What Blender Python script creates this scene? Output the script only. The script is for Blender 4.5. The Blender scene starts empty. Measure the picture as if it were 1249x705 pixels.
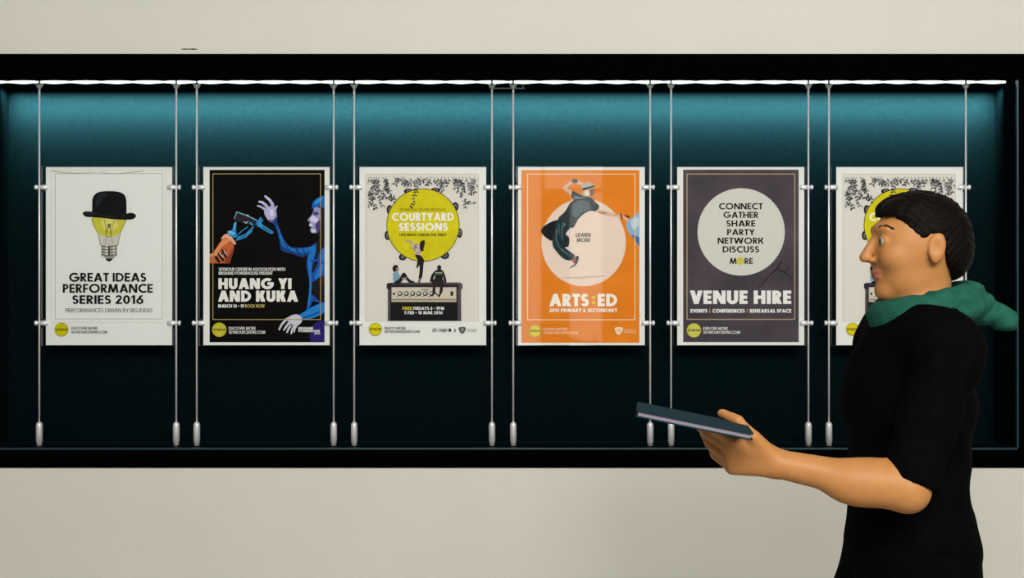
import bpy, bmesh, math, random
import numpy as np
from mathutils import Vector, Matrix

S = bpy.context.scene
COL = S.collection
random.seed(7)
PI = math.pi

# ------------------------------------------------------------------ camera
# the display stands in the wall plane y = 0, the camera 3.75 m in front of it, eye height 1.5 m
F_PX, CX, CY, CAM_Y, CAM_Z = 1400.0, 612.0, 352.5, -3.75, 1.5
cam_data = bpy.data.cameras.new('camera')
cam = bpy.data.objects.new('camera', cam_data); COL.objects.link(cam)
cam.location = (0, CAM_Y, CAM_Z); cam.rotation_euler = (PI/2, 0, 0)
cam_data.sensor_width = 36.0; cam_data.lens = F_PX/1249*36
cam_data.shift_x = (624.5-CX)/1249
S.camera = cam
def P(px, py, y):
    """photo position -> (X, Z) on the plane at depth y"""
    d = (y-CAM_Y)/F_PX
    return (px-CX)*d, CAM_Z-(py-CY)*d

# ------------------------------------------------------------------ world, light, exposure
S.view_settings.view_transform = 'Standard'
S.view_settings.look = 'None'
S.view_settings.exposure = 0.0
S.view_settings.gamma = 1.0
S.view_settings.use_curve_mapping = False
w = bpy.data.worlds.new('room_ambient'); S.world = w; w.use_nodes = True
bg = w.node_tree.nodes['Background']
bg.inputs[0].default_value = (1.0, 0.97, 0.92, 1); bg.inputs[1].default_value = 0.14
def area(name, loc, target, sx, sy, power, color, spread=PI):
    l = bpy.data.lights.new(name, 'AREA'); l.shape = 'RECTANGLE'; l.size = sx; l.size_y = sy
    l.energy = power; l.color = color; l.spread = spread
    o = bpy.data.objects.new(name, l); COL.objects.link(o); o.location = loc
    o.rotation_euler = (Vector(target)-Vector(loc)).to_track_quat('-Z', 'Y').to_euler()
    return o
area('ceiling_light', (0.9, -5.4, 3.75), (0.4, 0, 1.1), 4.0, 1.2, 302, (1.0, 0.98, 0.94))
CASE_LED_POWER, LED_AIM, LED_SPREAD = 60, math.radians(52), math.radians(82)

# ------------------------------------------------------------------ materials
def lin(c):
    c /= 255.0
    return c/12.92 if c <= 0.04045 else ((c+0.055)/1.055)**2.4
def rgb(h):
    h = h.lstrip('#'); return tuple(lin(int(h[i:i+2], 16)) for i in (0, 2, 4))+(1,)
MATS = {}
def mat(name, color, rough=0.6, metal=0.0, spec=0.5, noise=None, bump=None, emit=None):
    if name in MATS: return MATS[name]
    m = bpy.data.materials.new(name); m.use_nodes = True; nt = m.node_tree; b = nt.nodes['Principled BSDF']
    c = rgb(color) if isinstance(color, str) else color
    b.inputs['Base Color'].default_value = c
    b.inputs['Roughness'].default_value = rough; b.inputs['Metallic'].default_value = metal
    b.inputs['Specular IOR Level'].default_value = spec
    tc = nt.nodes.new('ShaderNodeTexCoord')
    if noise:
        c2, scale, detail = noise
        n = nt.nodes.new('ShaderNodeTexNoise'); n.inputs['Scale'].default_value = scale; n.inputs['Detail'].default_value = detail
        r = nt.nodes.new('ShaderNodeValToRGB'); r.color_ramp.elements[0].position = .3; r.color_ramp.elements[1].position = .7
        r.color_ramp.elements[0].color = c; r.color_ramp.elements[1].color = rgb(c2) if isinstance(c2, str) else c2
        nt.links.new(tc.outputs['Object'], n.inputs['Vector']); nt.links.new(n.outputs['Fac'], r.inputs[0])
        nt.links.new(r.outputs[0], b.inputs['Base Color'])
    if bump:
        scale, st, dist = bump
        n = nt.nodes.new('ShaderNodeTexNoise'); n.inputs['Scale'].default_value = scale; n.inputs['Detail'].default_value = 5
        bp = nt.nodes.new('ShaderNodeBump'); bp.inputs['Strength'].default_value = st; bp.inputs['Distance'].default_value = dist
        nt.links.new(tc.outputs['Object'], n.inputs['Vector']); nt.links.new(n.outputs['Fac'], bp.inputs['Height'])
        nt.links.new(bp.outputs[0], b.inputs['Normal'])
    if emit:
        b.inputs['Emission Color'].default_value = emit[0]; b.inputs['Emission Strength'].default_value = emit[1]
    MATS[name] = m
    return m
def ink(h): return mat('ink_'+h.lstrip('#'), h, 0.65, 0, 0.15)
def acrylic_mat():
    m = bpy.data.materials.new('clear_acrylic'); m.use_nodes = True; nt = m.node_tree
    for n in list(nt.nodes): nt.nodes.remove(n)
    out = nt.nodes.new('ShaderNodeOutputMaterial'); mix = nt.nodes.new('ShaderNodeMixShader')
    t = nt.nodes.new('ShaderNodeBsdfTransparent'); t.inputs[0].default_value = (0.985, 0.99, 0.985, 1)
    g = nt.nodes.new('ShaderNodeBsdfGlossy'); g.inputs['Roughness'].default_value = 0.03
    fr = nt.nodes.new('ShaderNodeFresnel'); fr.inputs['IOR'].default_value = 1.3
    nt.links.new(fr.outputs[0], mix.inputs[0]); nt.links.new(t.outputs[0], mix.inputs[1]); nt.links.new(g.outputs[0], mix.inputs[2])
    nt.links.new(mix.outputs[0], out.inputs[0])
    return m
M_WALL = mat('painted_plaster', (0.66, 0.64, 0.56, 1), 0.85, 0, 0.1, noise=((0.69, 0.67, 0.595, 1), 2.2, 6), bump=(160, 0.2, 0.004))
M_FLOOR = mat('grey_floor', (0.42, 0.405, 0.38, 1), 0.5, 0, 0.3, noise=((0.47, 0.455, 0.43, 1), 14, 6))
M_FRAME = mat('black_satin_frame', (0.0008, 0.0009, 0.0012, 1), 0.6, 0, 0.0)
M_PANEL = mat('dark_teal_panel', (0.0013, 0.0045, 0.0057, 1), 0.7, 0, 0.0, noise=((0.0018, 0.0061, 0.0073, 1), 70, 4), bump=(260, 0.25, 0.002))
M_STEEL = mat('brushed_steel', (0.85, 0.85, 0.85, 1), 0.4, 0.45, 0.5)
M_ALU = mat('led_channel', (0.02, 0.022, 0.024, 1), 0.4, 0.3)
M_LED = mat('led_lens', (0.9, 1.0, 0.98, 1), 0.3, emit=((0.86, 1.0, 0.96, 1), 2.6))
M_ACR = acrylic_mat()
M_EDGE = mat('polished_acrylic_edge', (0.42, 0.46, 0.45, 1), 0.25, 0, 0.6)
M_PAPER = mat('poster_paper', (0.80, 0.80, 0.77, 1), 0.6, 0, 0.2)

# ------------------------------------------------------------------ object helpers
def obj(name, bm, mats, parent=None, smooth=False, loc=None):
    me = bpy.data.meshes.new(name)
    if smooth:
        for f in bm.faces: f.smooth = True
    bm.to_mesh(me); bm.free()
    for m in (mats if isinstance(mats, (list, tuple)) else [mats]): me.materials.append(m)
    o = bpy.data.objects.new(name, me); COL.objects.link(o)
    if parent: o.parent = parent
    if loc: o.location = loc
    return o
def empty(name, loc, label, cat, group=None):
    o = bpy.data.objects.new(name, None); COL.objects.link(o); o.location = loc
    o.empty_display_size = .05
    o['label'] = label; o['category'] = cat; o['kind'] = 'thing'
    if group: o['group'] = group
    return o
def box(bm, x0, x1, y0, y1, z0, z1, mi=0):
    v = [bm.verts.new(p) for p in ((x0,y0,z0),(x1,y0,z0),(x1,y1,z0),(x0,y1,z0),(x0,y0,z1),(x1,y0,z1),(x1,y1,z1),(x0,y1,z1))]
    fs = [bm.faces.new([v[i] for i in q]) for q in ((0,3,2,1),(4,5,6,7),(0,1,5,4),(1,2,6,5),(2,3,7,6),(3,0,4,7))]
    for f in fs: f.material_index = mi
    return fs
def bevelled(bm, r, seg=3):
    bmesh.ops.bevel(bm, geom=bm.edges[:], offset=r, segments=seg, affect='EDGES', profile=0.6)
    return bm
def ring_prism(bm, outer, inner, y0, y1):
    """rectangular frame: outer/inner = (x0,x1,z0,z1), as one closed mesh"""
    def loop(r, y): return [bm.verts.new((x, y, z)) for x, z in ((r[0],r[2]),(r[1],r[2]),(r[1],r[3]),(r[0],r[3]))]
    of, nf, ob, nb = loop(outer,y0), loop(inner,y0), loop(outer,y1), loop(inner,y1)
    for i in range(4):
        j = (i+1) % 4
        bm.faces.new((of[i], of[j], nf[j], nf[i])); bm.faces.new((ob[j], ob[i], nb[i], nb[j]))
        bm.faces.new((of[j], of[i], ob[i], ob[j])); bm.faces.new((nf[i], nf[j], nb[j], nb[i]))
    bmesh.ops.recalc_face_normals(bm, faces=bm.faces[:])
def lathe(bm, prof, n=24, axis='Z', at=(0, 0, 0)):
    """prof: list of (radius, height)"""
    rings = []
    for r, h in prof:
        ring = []
        for k in range(n):
            a = 2*PI*k/n
            p = (r*math.cos(a), r*math.sin(a), h) if axis == 'Z' else (h, r*math.cos(a), r*math.sin(a))
            ring.append(bm.verts.new((p[0]+at[0], p[1]+at[1], p[2]+at[2])))
        rings.append(ring)
    for a, b in zip(rings, rings[1:]):
        for k in range(n):
            bm.faces.new((a[k], a[(k+1) % n], b[(k+1) % n], b[k]))
    bm.faces.new(rings[0][::-1]); bm.faces.new(rings[-1])
    bmesh.ops.recalc_face_normals(bm, faces=bm.faces[:])
def structure(o): o['kind'] = 'structure'; return o

# ------------------------------------------------------------------ setting: wall with the recess, floor
CEIL = 2.200                                            # ceiling of the recess, a little above the opening
OX, OZ0, OZ1, DEPTH = 1.683, 0.979, 2.184, 0.17         # opening half width, bottom, top, recess depth
FW_S, FW_T, FW_B = 0.083, 0.083, 0.062                  # frame widths: sides, top, bottom
bm = bmesh.new()
ring_prism(bm, (-6, 6, 0, 3.6), (-OX-.05, OX+.05, OZ0-.04, OZ1+.06), 0.0, 0.3)
structure(obj('wall_back', bm, M_WALL))
wall = bpy.data.objects['wall_back']
bm = bmesh.new(); cxp, czp = P(231, 60, 0)
vs = [(cxp+a*.0027, czp+b*.0027) for a, b in ((-11, 0), (-6, .9), (0, .5), (5, 1.1), (11, -.2), (6, -1.1), (-1, -.6), (-7, -.9))]
fr = bm.faces.new([bm.verts.new((a, -.0006, b)) for a, b in vs]); ex = bmesh.ops.extrude_face_region(bm, geom=[fr])
for v in ex['geom']:
    if isinstance(v, bmesh.types.BMVert): v.co.y = .002
bmesh.ops.recalc_face_normals(bm, faces=bm.faces[:])
obj('plaster_chip', bm, mat('chipped_plaster', (.10, .09, .075, 1), .9), wall)
bm = bmesh.new(); box(bm, -6, 6, -7, 0.3, -0.1, 0.0)
structure(obj('floor', bm, M_FLOOR))
# the far side of the room, behind the camera: a wall with a tall three-light window that mirrors in the acrylic
YB = -6.0
M_FAR = mat('far_wall_paint', (0.10, 0.095, 0.09, 1), 0.8, 0, 0.1, noise=((0.12, 0.115, 0.11, 1), 3, 5))
WX0, WX1, WZ0, WZ1 = 0.08, 0.90, 0.9, 2.75
bm = bmesh.new(); ring_prism(bm, (-6, 6, 0, 3.6), (WX0, WX1, WZ0, WZ1), YB-.2, YB); structure(obj('wall_front', bm, M_FAR))
bm = bmesh.new(); ring_prism(bm, (WX0, WX1, WZ0, WZ1), (WX0+.03, WX1-.03, WZ0+.03, WZ1-.03), YB-.12, YB-.06)
box(bm, .34, .37, YB-.12, YB-.06, WZ0+.03, WZ1-.03); box(bm, .56, .59, YB-.12, YB-.06, WZ0+.03, 2.36); box(bm, .37, WX1-.03, YB-.12, YB-.06, 2.34, 2.37)
box(bm, .37, .56, YB-.10, YB-.07, WZ0+.03, 2.34)
win = structure(obj('window_1', bm, mat('window_frame_paint', (0.08, 0.08, 0.08, 1), .5)))
bm = bmesh.new(); box(bm, WX0+.02, WX1-.02, YB-.095, YB-.09, WZ0+.02, WZ1-.02)
obj('window_pane', bm, mat('frosted_daylight_glass', (.6, .6, .6, 1), .4, emit=((0.95, 1.0, 0.97, 1), 2.5)), win)

# ------------------------------------------------------------------ display case
case = empty('display_case', (0, 0, OZ0), 'long black-framed display case with dark teal back panel set into the cream wall', 'display case')
zc = OZ0
bm = bmesh.new()
ring_prism(bm, (-OX-FW_S, OX+FW_S, -FW_B, OZ1-zc+FW_T), (-OX, OX, 0, OZ1-zc), -0.010, 0.012)
bmesh.ops.bevel(bm, geom=[e for e in bm.edges if abs(e.verts[0].co.y+.010) < 1e-5 and abs(e.verts[1].co.y+.010) < 1e-5],
                offset=.004, segments=3, affect='EDGES')
obj('frame', bm, M_FRAME, case)
bm = bmesh.new(); box(bm, -OX, OX, DEPTH, DEPTH+.018, 0, CEIL-zc); obj('back_panel', bm, M_PANEL, case)
for s in (-1, 1):
    bm = bmesh.new(); a, b = sorted((s*OX, s*(OX+.018))); box(bm, a, b, 0.012, DEPTH+.018, -.0, CEIL-zc); obj('side_panel', bm, M_PANEL, case)
bm = bmesh.new(); box(bm, -OX-.018, OX+.018, 0.012, DEPTH+.018, CEIL-zc, CEIL-zc+.018); obj('top_panel', bm, M_FRAME, case)
M_LED_GLEAM = mat('teal_led_gleam', (0.008, 0.035, 0.042, 1), 0.35, 0, 0.5)  # LED gleam along the opening's edges, put into a lighter teal colour
bm = bmesh.new(); box(bm, -OX-.018, OX+.018, 0.012, DEPTH+.018, -.018, 0); obj('bottom_panel', bm, M_PANEL, case)
bm = bmesh.new(); box(bm, -OX, OX, -0.0095, 0.004, -.004, 0.0032); bevelled(bm, .0028, 3); obj('ledge_gleam_lip', bm, M_LED_GLEAM, case)  # thin strip carrying the ledge's LED highlight line as colour
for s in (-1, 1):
    bm = bmesh.new(); a, b = sorted((s*(OX-.0032), s*(OX+.003))); box(bm, a, b, -0.0095, 0.004, .004, OZ1-zc-.002); bevelled(bm, .002, 2); obj('side_gleam_lip', bm, M_LED_GLEAM, case)  # strips added for the lit side edges, gleam in their colour

# ------------------------------------------------------------------ LED strip
LZ = CEIL-0.0085
LY = 0.085
led = empty('led_strip', (0, LY, LZ), 'glowing white LED light strip along the top inside the black case', 'light strip')
bm = bmesh.new(); box(bm, -OX+.002, OX-.002, -0.004, 0.004, 0.0040, 0.0085); obj('channel', bm, M_ALU, led)
pitch = 0.1045; x = P(15, 99, 0)[0]-pitch
xs = []
while x > -OX+.03: x -= pitch
while x < OX-0.035: xs.append(x); x += pitch
if OX-.05-xs[-1] > .03: xs.append(OX-.054)
lens = None
for x in xs:
    if lens is None:
        bm = bmesh.new(); n = 14; L = pitch*.5
        lathe(bm, [(0.0026+0.0034*math.cos(PI/2*t)**1.5, t*L) for t in [k/n*2-1 for k in range(n+1)]], 14, 'X')
        lens = obj('led_lens', bm, M_LED, led, True); lens.location = (x, 0, 0)
    else:
        o = lens.copy(); o.location = (x, 0, 0); COL.objects.link(o)
lo = area('led_light', (0, 0, 0), (0, math.cos(LED_AIM), -math.sin(LED_AIM)), 2*OX-.03, 0.008, CASE_LED_POWER, (0.72, 1.0, 0.98), LED_SPREAD)
lo.parent = led; lo.location = Vector((0, 0.008, -.004))
# loose clip rail hanging under the strip between two cables
t = empty('clip_rail', (0, 0, 0), 'short thin wire clip under the light strip between two middle cable tops', 'clip')
x0, z0 = P(598, 107.8, .03); x1, _ = P(640, 107.8, .03)
t.location = ((x0+x1)/2, .03, z0)
bm = bmesh.new(); box(bm, -(x1-x0)/2, (x1-x0)/2, -.002, .002, -.0013, .0013)
for sx in (-.9, .9):
    box(bm, sx*(x1-x0)/2-.001, sx*(x1-x0)/2+.001, -.001, .001, 0, CEIL-z0)
obj('rail', bm, mat('pale_wire', (.03, .04, .04, 1), .5, .3), t)

# ------------------------------------------------------------------ cables
PY = 0.07                                                # plane of cables and posters
CABLES = [48, 215, 240, 407, 432, 600, 626, 793, 818.5, 986, 1011, 1178]
DESC = ['bowler hat poster', 'robot arm poster', 'tambourine poster', 'orange poster', 'dark purple poster',
        'tambourine poster beside the person']
cable0 = None
ROD_H = CEIL-OZ0
def make_cable(loc, label):
    c = empty('hanging_cable', loc, label, 'display cable', 'steel cables of the poster display')
    bm = bmesh.new(); lathe(bm, [(.0031, .06), (.0031, ROD_H-.012)], 12); obj('rod', bm, M_STEEL, c, True)
    bm = bmesh.new(); lathe(bm, [(.0095, 0), (.0095, .012), (.011, .0135), (.011, .066), (.0105, .071), (.0085, .0755), (.0055, .078), (.003, .079)], 24)
    obj('tension_barrel', bm, M_STEEL, c, True)
    bm = bmesh.new(); h = ROD_H
    lathe(bm, [(.0032, h-.034), (.006, h-.0325), (.0085, h-.028), (.0115, h-.022), (.0118, h-.018), (.003, h-.0175), (.003, h)], 20)
    obj('top_fitting', bm, M_STEEL, c, True)
    return c
def copy_tree(o, parent=None):
    c = o.copy(); COL.objects.link(c)
    if parent: c.parent = parent
    for ch in list(o.children): copy_tree(ch, c)
    return c
for i, px in enumerate(CABLES):
    X = P(px, 0, PY)[0]
    lab = 'thin steel display cable at the %s edge of the %s' % (('left', 'right')[i % 2], DESC[i//2])
    if i//2 == 2: lab += ' with every figure showing'
    if cable0 is None: cable0 = make_cable((X, PY, OZ0), lab)
    else:
        c = copy_tree(cable0); c.location = (X, PY, OZ0); c['label'] = lab

# ------------------------------------------------------------------ poster holders
def outline_slab(bm, pts, y0, y1):
    a = [bm.verts.new((x, y0, z)) for x, z in pts]; b = [bm.verts.new((x, y1, z)) for x, z in pts]
    f = bm.faces.new(a); f.material_index = 0
    g = bm.faces.new(b[::-1]); g.material_index = 0
    n = len(pts)
    for i in range(n):
        j = (i+1) % n
        q = bm.faces.new((a[j], a[i], b[i], b[j])); q.material_index = 1
    bmesh.ops.recalc_face_normals(bm, faces=bm.faces[:])
UPX = (PY-CAM_Y)/F_PX                                     # metres per photo px in the poster plane
HTOP, HBOT = 202.8, 421.6
CLY = (228.5, 394)
for i in range(6):
    cl, cr = CABLES[2*i], CABLES[2*i+1]
    xc, zb = P((cl+cr)/2, HBOT, PY)
    hw = ((cr-cl)/2-3.2)*UPX; H = (HBOT-HTOP)*UPX
    h = empty('poster_holder', (xc, PY, zb), 'clear acrylic panel clamped between two cables, holding the %s' % (DESC[i] if i != 2 else 'tambourine poster with every figure showing'),
              'poster holder', 'acrylic poster holders')
    cz = [(HBOT-y)*UPX for y in CLY]
    r = 5.2*UPX
    def side(sg):
        pts = []
        for z in sorted(cz):
            for k in range(9):
                a = -PI/2+PI*k/8
                pts.append((sg*(hw-(r*math.cos(a))), z+r*math.sin(a)))
        return pts
    right = [(hw, 0)]+side(1)+[(hw, H)]
    left = [(-hw, H)]+side(-1)[::-1]+[(-hw, 0)]
    pts = right+left
    for nm, y0, y1 in (('front_sheet', -.0052, -.0026), ('back_sheet', .0012, .0040)):
        bm = bmesh.new(); outline_slab(bm, pts, y0, y1); obj(nm, bm, [M_ACR, M_EDGE], h)
    c0 = None
    for sg in (-1, 1):
        for z in cz:
            if c0 is None:
                bm = bmesh.new()
                u = UPX
                lathe(bm, [(.0065, -5.6*u), (.0082, -4.9*u), (.0082, -2.6*u), (.0045, -2.0*u), (.0045, 1.2*u), (.0072, 1.6*u), (.0085, 2.2*u), (.0085, 8.6*u), (.0072, 9.2*u)], 20, 'X')
                box(bm, 7.0*u, 10.5*u, -.006, .0045, -.007, .007)
                c0 = c = obj('clamp', bm, M_STEEL, h, True)
            else:
                c = c0.copy(); COL.objects.link(c)
            c.location = (sg*(cr-cl)/2*UPX, 0, z)
            c.rotation_euler = (0, 0, 0 if sg < 0 else PI)

# ------------------------------------------------------------------ lettering (geometric sans drawn from strokes)
def g_rect(x0, y0, x1, y1): return [[(x0, y0), (x1, y0), (x1, y1), (x0, y1)]]
def g_diag(xa, ya, xb, yb, h): return [[(xa, ya), (xa+h, ya), (xb+h, yb), (xb, yb)]]
def g_arc(cx, cy, rx, ry, t, a0, a1, n=None):
    n = n or max(4, int(abs(a1-a0)/12)); out = []
    for k in range(n):
        a, b = [math.radians(a0+(a1-a0)*q/n) for q in (k, k+1)]
        out.append([(cx+rx*math.cos(a), cy+ry*math.sin(a)), (cx+rx*math.cos(b), cy+ry*math.sin(b)),
                    (cx+(rx-t)*math.cos(b), cy+(ry-t)*math.sin(b)), (cx+(rx-t)*math.cos(a), cy+(ry-t)*math.sin(a))])
    return out
def g_bowl(x0, yb, yt, xr, t):
    ry = (yt-yb)/2; xc = max(x0, xr-ry)
    return g_rect(x0, yb, xc, yb+t)+g_rect(x0, yt-t, xc, yt)+g_arc(xc, (yb+yt)/2, xr-xc, ry, t, -90, 90)
def glyph(c, w):
    t = w*.92; h = w*1.12
    if c == 'A': return .86, g_diag(0, 0, .43-h/2, 1, h)+g_diag(.86-h, 0, .43-h/2, 1, h)+g_rect(.2, .2, .66, .2+t*.9)
    if c == 'B': return .58, g_rect(0, 0, w, 1)+g_bowl(w*.5, .5-t/2, 1, .54, t)+g_bowl(w*.5, 0, .5+t/2, .58, t)
    if c == 'C': return .80, g_arc(.52, .5, .52, .52, w, 52, 308)
    if c == 'D': return .78, g_rect(0, 0, w, 1)+g_bowl(w*.5, 0, 1, .78, t)
    if c == 'E': return .52, g_rect(0, 0, w, 1)+g_rect(0, 0, .52, t)+g_rect(0, .5-t/2, .49, .5+t/2)+g_rect(0, 1-t, .52, 1)
    if c == 'F': return .50, g_rect(0, 0, w, 1)+g_rect(0, .46-t/2, .46, .46+t/2)+g_rect(0, 1-t, .50, 1)
    if c == 'G': return 1.0, g_arc(.52, .5, .52, .52, w, 48, 350)+g_rect(.52, .38, 1.02, .38+t)
    if c == 'H': return .74, g_rect(0, 0, w, 1)+g_rect(.74-w, 0, .74, 1)+g_rect(0, .5-t/2, .74, .5+t/2)
    if c == 'I': return w, g_rect(0, 0, w, 1)
    if c == 'J': return .42, g_rect(.42-w, .25, .42, 1)+g_arc(.2, .25, .22, .25, w*.9, 200, 360)
    if c == 'K': return .74, g_rect(0, 0, w, 1)+g_diag(w*.7, .38, .70-h*1.05, 1, h*1.1)+g_diag(.74-h*1.1, 0, w*.8, .62, h*1.1)
    if c == 'L': return .46, g_rect(0, 0, w, 1)+g_rect(0, 0, .46, t)
    if c == 'M': return 1.0, g_diag(0, 0, .10, 1, w)+g_diag(1-w, 0, .90-w, 1, w)+g_diag(.5-h/2, .02, .12, 1, h*.95)+g_diag(.5-h/2, .02, .88-h*.95, 1, h*.95)
    if c == 'N': return .80, g_rect(0, 0, w, 1)+g_rect(.80-w, 0, .80, 1)+g_diag(.80-h*1.05, 0, 0, 1, h*1.05)
    if c == 'O': return 1.04, g_arc(.52, .5, .52, .52, w, 0, 360)
    if c == 'P': return .56, g_rect(0, 0, w, 1)+g_bowl(w*.5, .38, 1, .56, t)
    if c == 'Q': return 1.04, g_arc(.52, .5, .52, .52, w, 0, 360)+g_diag(.8, -.05, .5, .35, h)
    if c == 'R': return .60, g_rect(0, 0, w, 1)+g_bowl(w*.5, .40, 1, .57, t)+g_diag(.62-h, 0, .14, .48, h)
    if c == 'S':
        r1 = (.5+t/2)/2
        return .56, g_arc(.28, 1-r1, .26, r1+.01, t, 25, 270)+g_arc(.28, r1, .28, r1+.01, t, -155, 90)
    if c == 'T': return .56, g_rect(.28-w/2, 0, .28+w/2, 1)+g_rect(0, 1-t, .56, 1)
    if c == 'U': return .70, g_rect(0, .34, w, 1)+g_rect(.70-w, .34, .70, 1)+g_arc(.35, .34, .35, .36, w, 180, 360)
    if c == 'V': return .80, g_diag(.40-h/2, 0, 0, 1, h)+g_diag(.40-h/2, 0, .80-h, 1, h)
    if c == 'W': return 1.24, g_diag(.32-h/2, 0, 0, 1, h)+g_diag(.32-h/2, 0, .62-h/2, 1, h)+g_diag(.92-h/2, 0, .62-h/2, 1, h)+g_diag(.92-h/2, 0, 1.24-h, 1, h)
    if c == 'X': return .76, g_diag(0, 0, .76-h*1.1, 1, h*1.1)+g_diag(.76-h*1.1, 0, 0, 1, h*1.1)
    if c == 'Y': return .74, g_rect(.37-w/2, 0, .37+w/2, .46)+g_diag(.37-h/2, .40, 0, 1, h)+g_diag(.37-h/2, .40, .74-h, 1, h)
    if c == 'Z': return .62, g_rect(0, 0, .62, t)+g_rect(0, 1-t, .62, 1)+g_diag(0, t*.6, .62-h*1.2, 1-t*.6, h*1.2)
    if c == '0': return .62, g_arc(.31, .5, .31, .51, w, 0, 360)
    if c == '1': return .36, g_rect(.36-w, 0, .36, 1)+[[(.36-w, 1), (0, .82), (0, .82-t), (.36-w, 1-t)]]
    if c == '2': return .58, g_arc(.29, .71, .28, .30, t, -28, 175)+g_rect(0, 0, .58, t)+g_diag(0, t*.6, .33-h*.1, .62, h*1.1)
    if c == '3': return .54, g_arc(.25, .75, .25, .26, t, -90, 160)+g_arc(.26, .27, .28, .28, t, -160, 90)
    if c == '5': return .56, g_rect(.06, 1-t, .52, 1)+g_diag(.0, .5, .06, 1, w)+g_arc(.26, .33, .30, .33, t, -150, 140)
    if c == '6': return .64, g_arc(.32, .32, .32, .33, t, 0, 360)+g_diag(.02, .42, .36, 1, h*1.05)
    if c == '8': return .58, g_arc(.29, .74, .25, .27, t, 0, 360)+g_arc(.29, .27, .29, .28, t, 0, 360)
    if c == '9': return .64, g_arc(.32, .68, .32, .33, t, 0, 360)+g_diag(.26-h*.6, 0, .60-h, .60, h*1.05)
    if c == '-': return .42, g_rect(0, .36, .42, .36+t)
    if c == '.': return w, g_rect(0, 0, w, w)
    if c == ':': return w*1.1, g_arc(w*.55, .22, w*.62, w*.62, w*.615, 0, 360)+g_arc(w*.55, .74, w*.62, w*.62, w*.615, 0, 360)
    if c == '|': return w*.7, g_rect(0, -.05, w*.7, 1.05)
    if c == '/': return .4, g_diag(0, -.05, .3, 1.05, w*.7)
    if c == '&': return .72, g_arc(.30, .76, .21, .25, t*.85, 0, 360)+g_arc(.27, .27, .27, .28, t*.9, 40, 320)+g_diag(.72-h, 0, .12, .72, h)
    return .34, []
def text_polys(s, w, gap=.085):
    x = 0; out = []
    for c in s:
        adv, ps = glyph(c, w)
        for p in ps: out.append([(a+x, b) for a, b in p])
        x += adv+gap if c != ' ' else .30
        if c in 'TVYAL' : x -= .03
    return x-gap, out

# ------------------------------------------------------------------ posters: printed sheets
LAYER = 0.000035
class Poster:
    def __init__(s, L, sheet, label):
        s.L = L; s.layer = 0; s.clip = None; s.parts = {}
        s.x0, s.x1 = sheet
        s.cx = (s.x0+s.x1)/2
        xc, zb = P(s.cx, 421.0, PY)
        s.root = empty('poster', (xc, PY, zb), label, 'poster', 'posters in the display case')
        bm = bmesh.new()
        hw = (s.x1-s.x0)/2*UPX
        box(bm, -hw, hw, 0, .0006, 0, (421.0-203.8)*UPX)
        obj('sheet', bm, M_PAPER, s.root)
    def U(s, x, y): return s.L+x/5.878, 200+y/5.878       # from the upper close-up
    def D(s, x, y): return s.L+x/6.78, 320+y/6.78         # from the lower close-up
    def put(s, part, color, polys, up=True):
        s.layer += 1; yy = -0.0001-LAYER*s.layer
        T = s.U if up else s.D
        bm, mats = s.parts.setdefault(part, (bmesh.new(), []))
        m = ink(color) if isinstance(color, str) else color
        if m not in mats: mats.append(m)
        mi = mats.index(m)
        for ii, p in enumerate(polys):
            q = [T(*a) for a in p]
            if s.clip: q = [(min(max(a, s.clip[0]), s.clip[1]), min(max(b, s.clip[2]), s.clip[3])) for a, b in q]
            vs = [bm.verts.new(((a-s.cx)*UPX, yy-4e-6*(ii % 8), (421.0-b)*UPX)) for a, b in q]
            ar = sum(q[i-1][0]*q[i][1]-q[i][0]*q[i-1][1] for i in range(len(q)))
            if ar > 0: vs.reverse()
            try: f = bm.faces.new(vs); f.material_index = mi
            except ValueError: pass
    def text(s, st, x0, x1, y0, y1, w, color, up=True, part='lettering'):
        W, ps = text_polys(st, w)
        k = (x1-x0)/W
        s.put(part, color, [[(x0+a*k, y1-b*(y1-y0)) for a, b in p] for p in ps], up)
    def done(s):
        for nm, (bm, mats) in s.parts.items():
            for f in bm.faces:
                f.normal_update()
                if f.normal.y > 0: f.normal_flip()
            obj(nm, bm, mats, s.root)
def R4(x0, y0, x1, y1): return [[(x0, y0), (x1, y0), (x1, y1), (x0, y1)]]
def border(x0, y0, x1, y1, t):
    return R4(x0, y0, x1, y0+t)+R4(x0, y1-t, x1, y1)+R4(x0, y0, x0+t, y1)+R4(x1-t, y0, x1, y1)
def ell(cx, cy, rx, ry=None, n=48, rot=0):
    ry = ry or rx; c, d = math.cos(rot), math.sin(rot)
    return [[(cx+rx*math.cos(a)*c-ry*math.sin(a)*d, cy+rx*math.cos(a)*d+ry*math.sin(a)*c) for a in [2*PI*k/n for k in range(n)]]]
def annulus(cx, cy, r, t, ry=None): return g_arc(cx, cy, r, ry or r, t, 0, 360, 48)
def smooth(pts, n=5):
    out = []; N = len(pts)
    for i in range(N):
        p0, p1, p2, p3 = pts[i-1], pts[i], pts[(i+1) % N], pts[(i+2) % N]
        for k in range(n):
            t = k/n
            out.append(tuple(.5*((2*p1[j])+(-p0[j]+p2[j])*t+(2*p0[j]-5*p1[j]+4*p2[j]-p3[j])*t*t+(-p0[j]+3*p1[j]-3*p2[j]+p3[j])*t**3) for j in (0, 1)))
    return [out]
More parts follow.
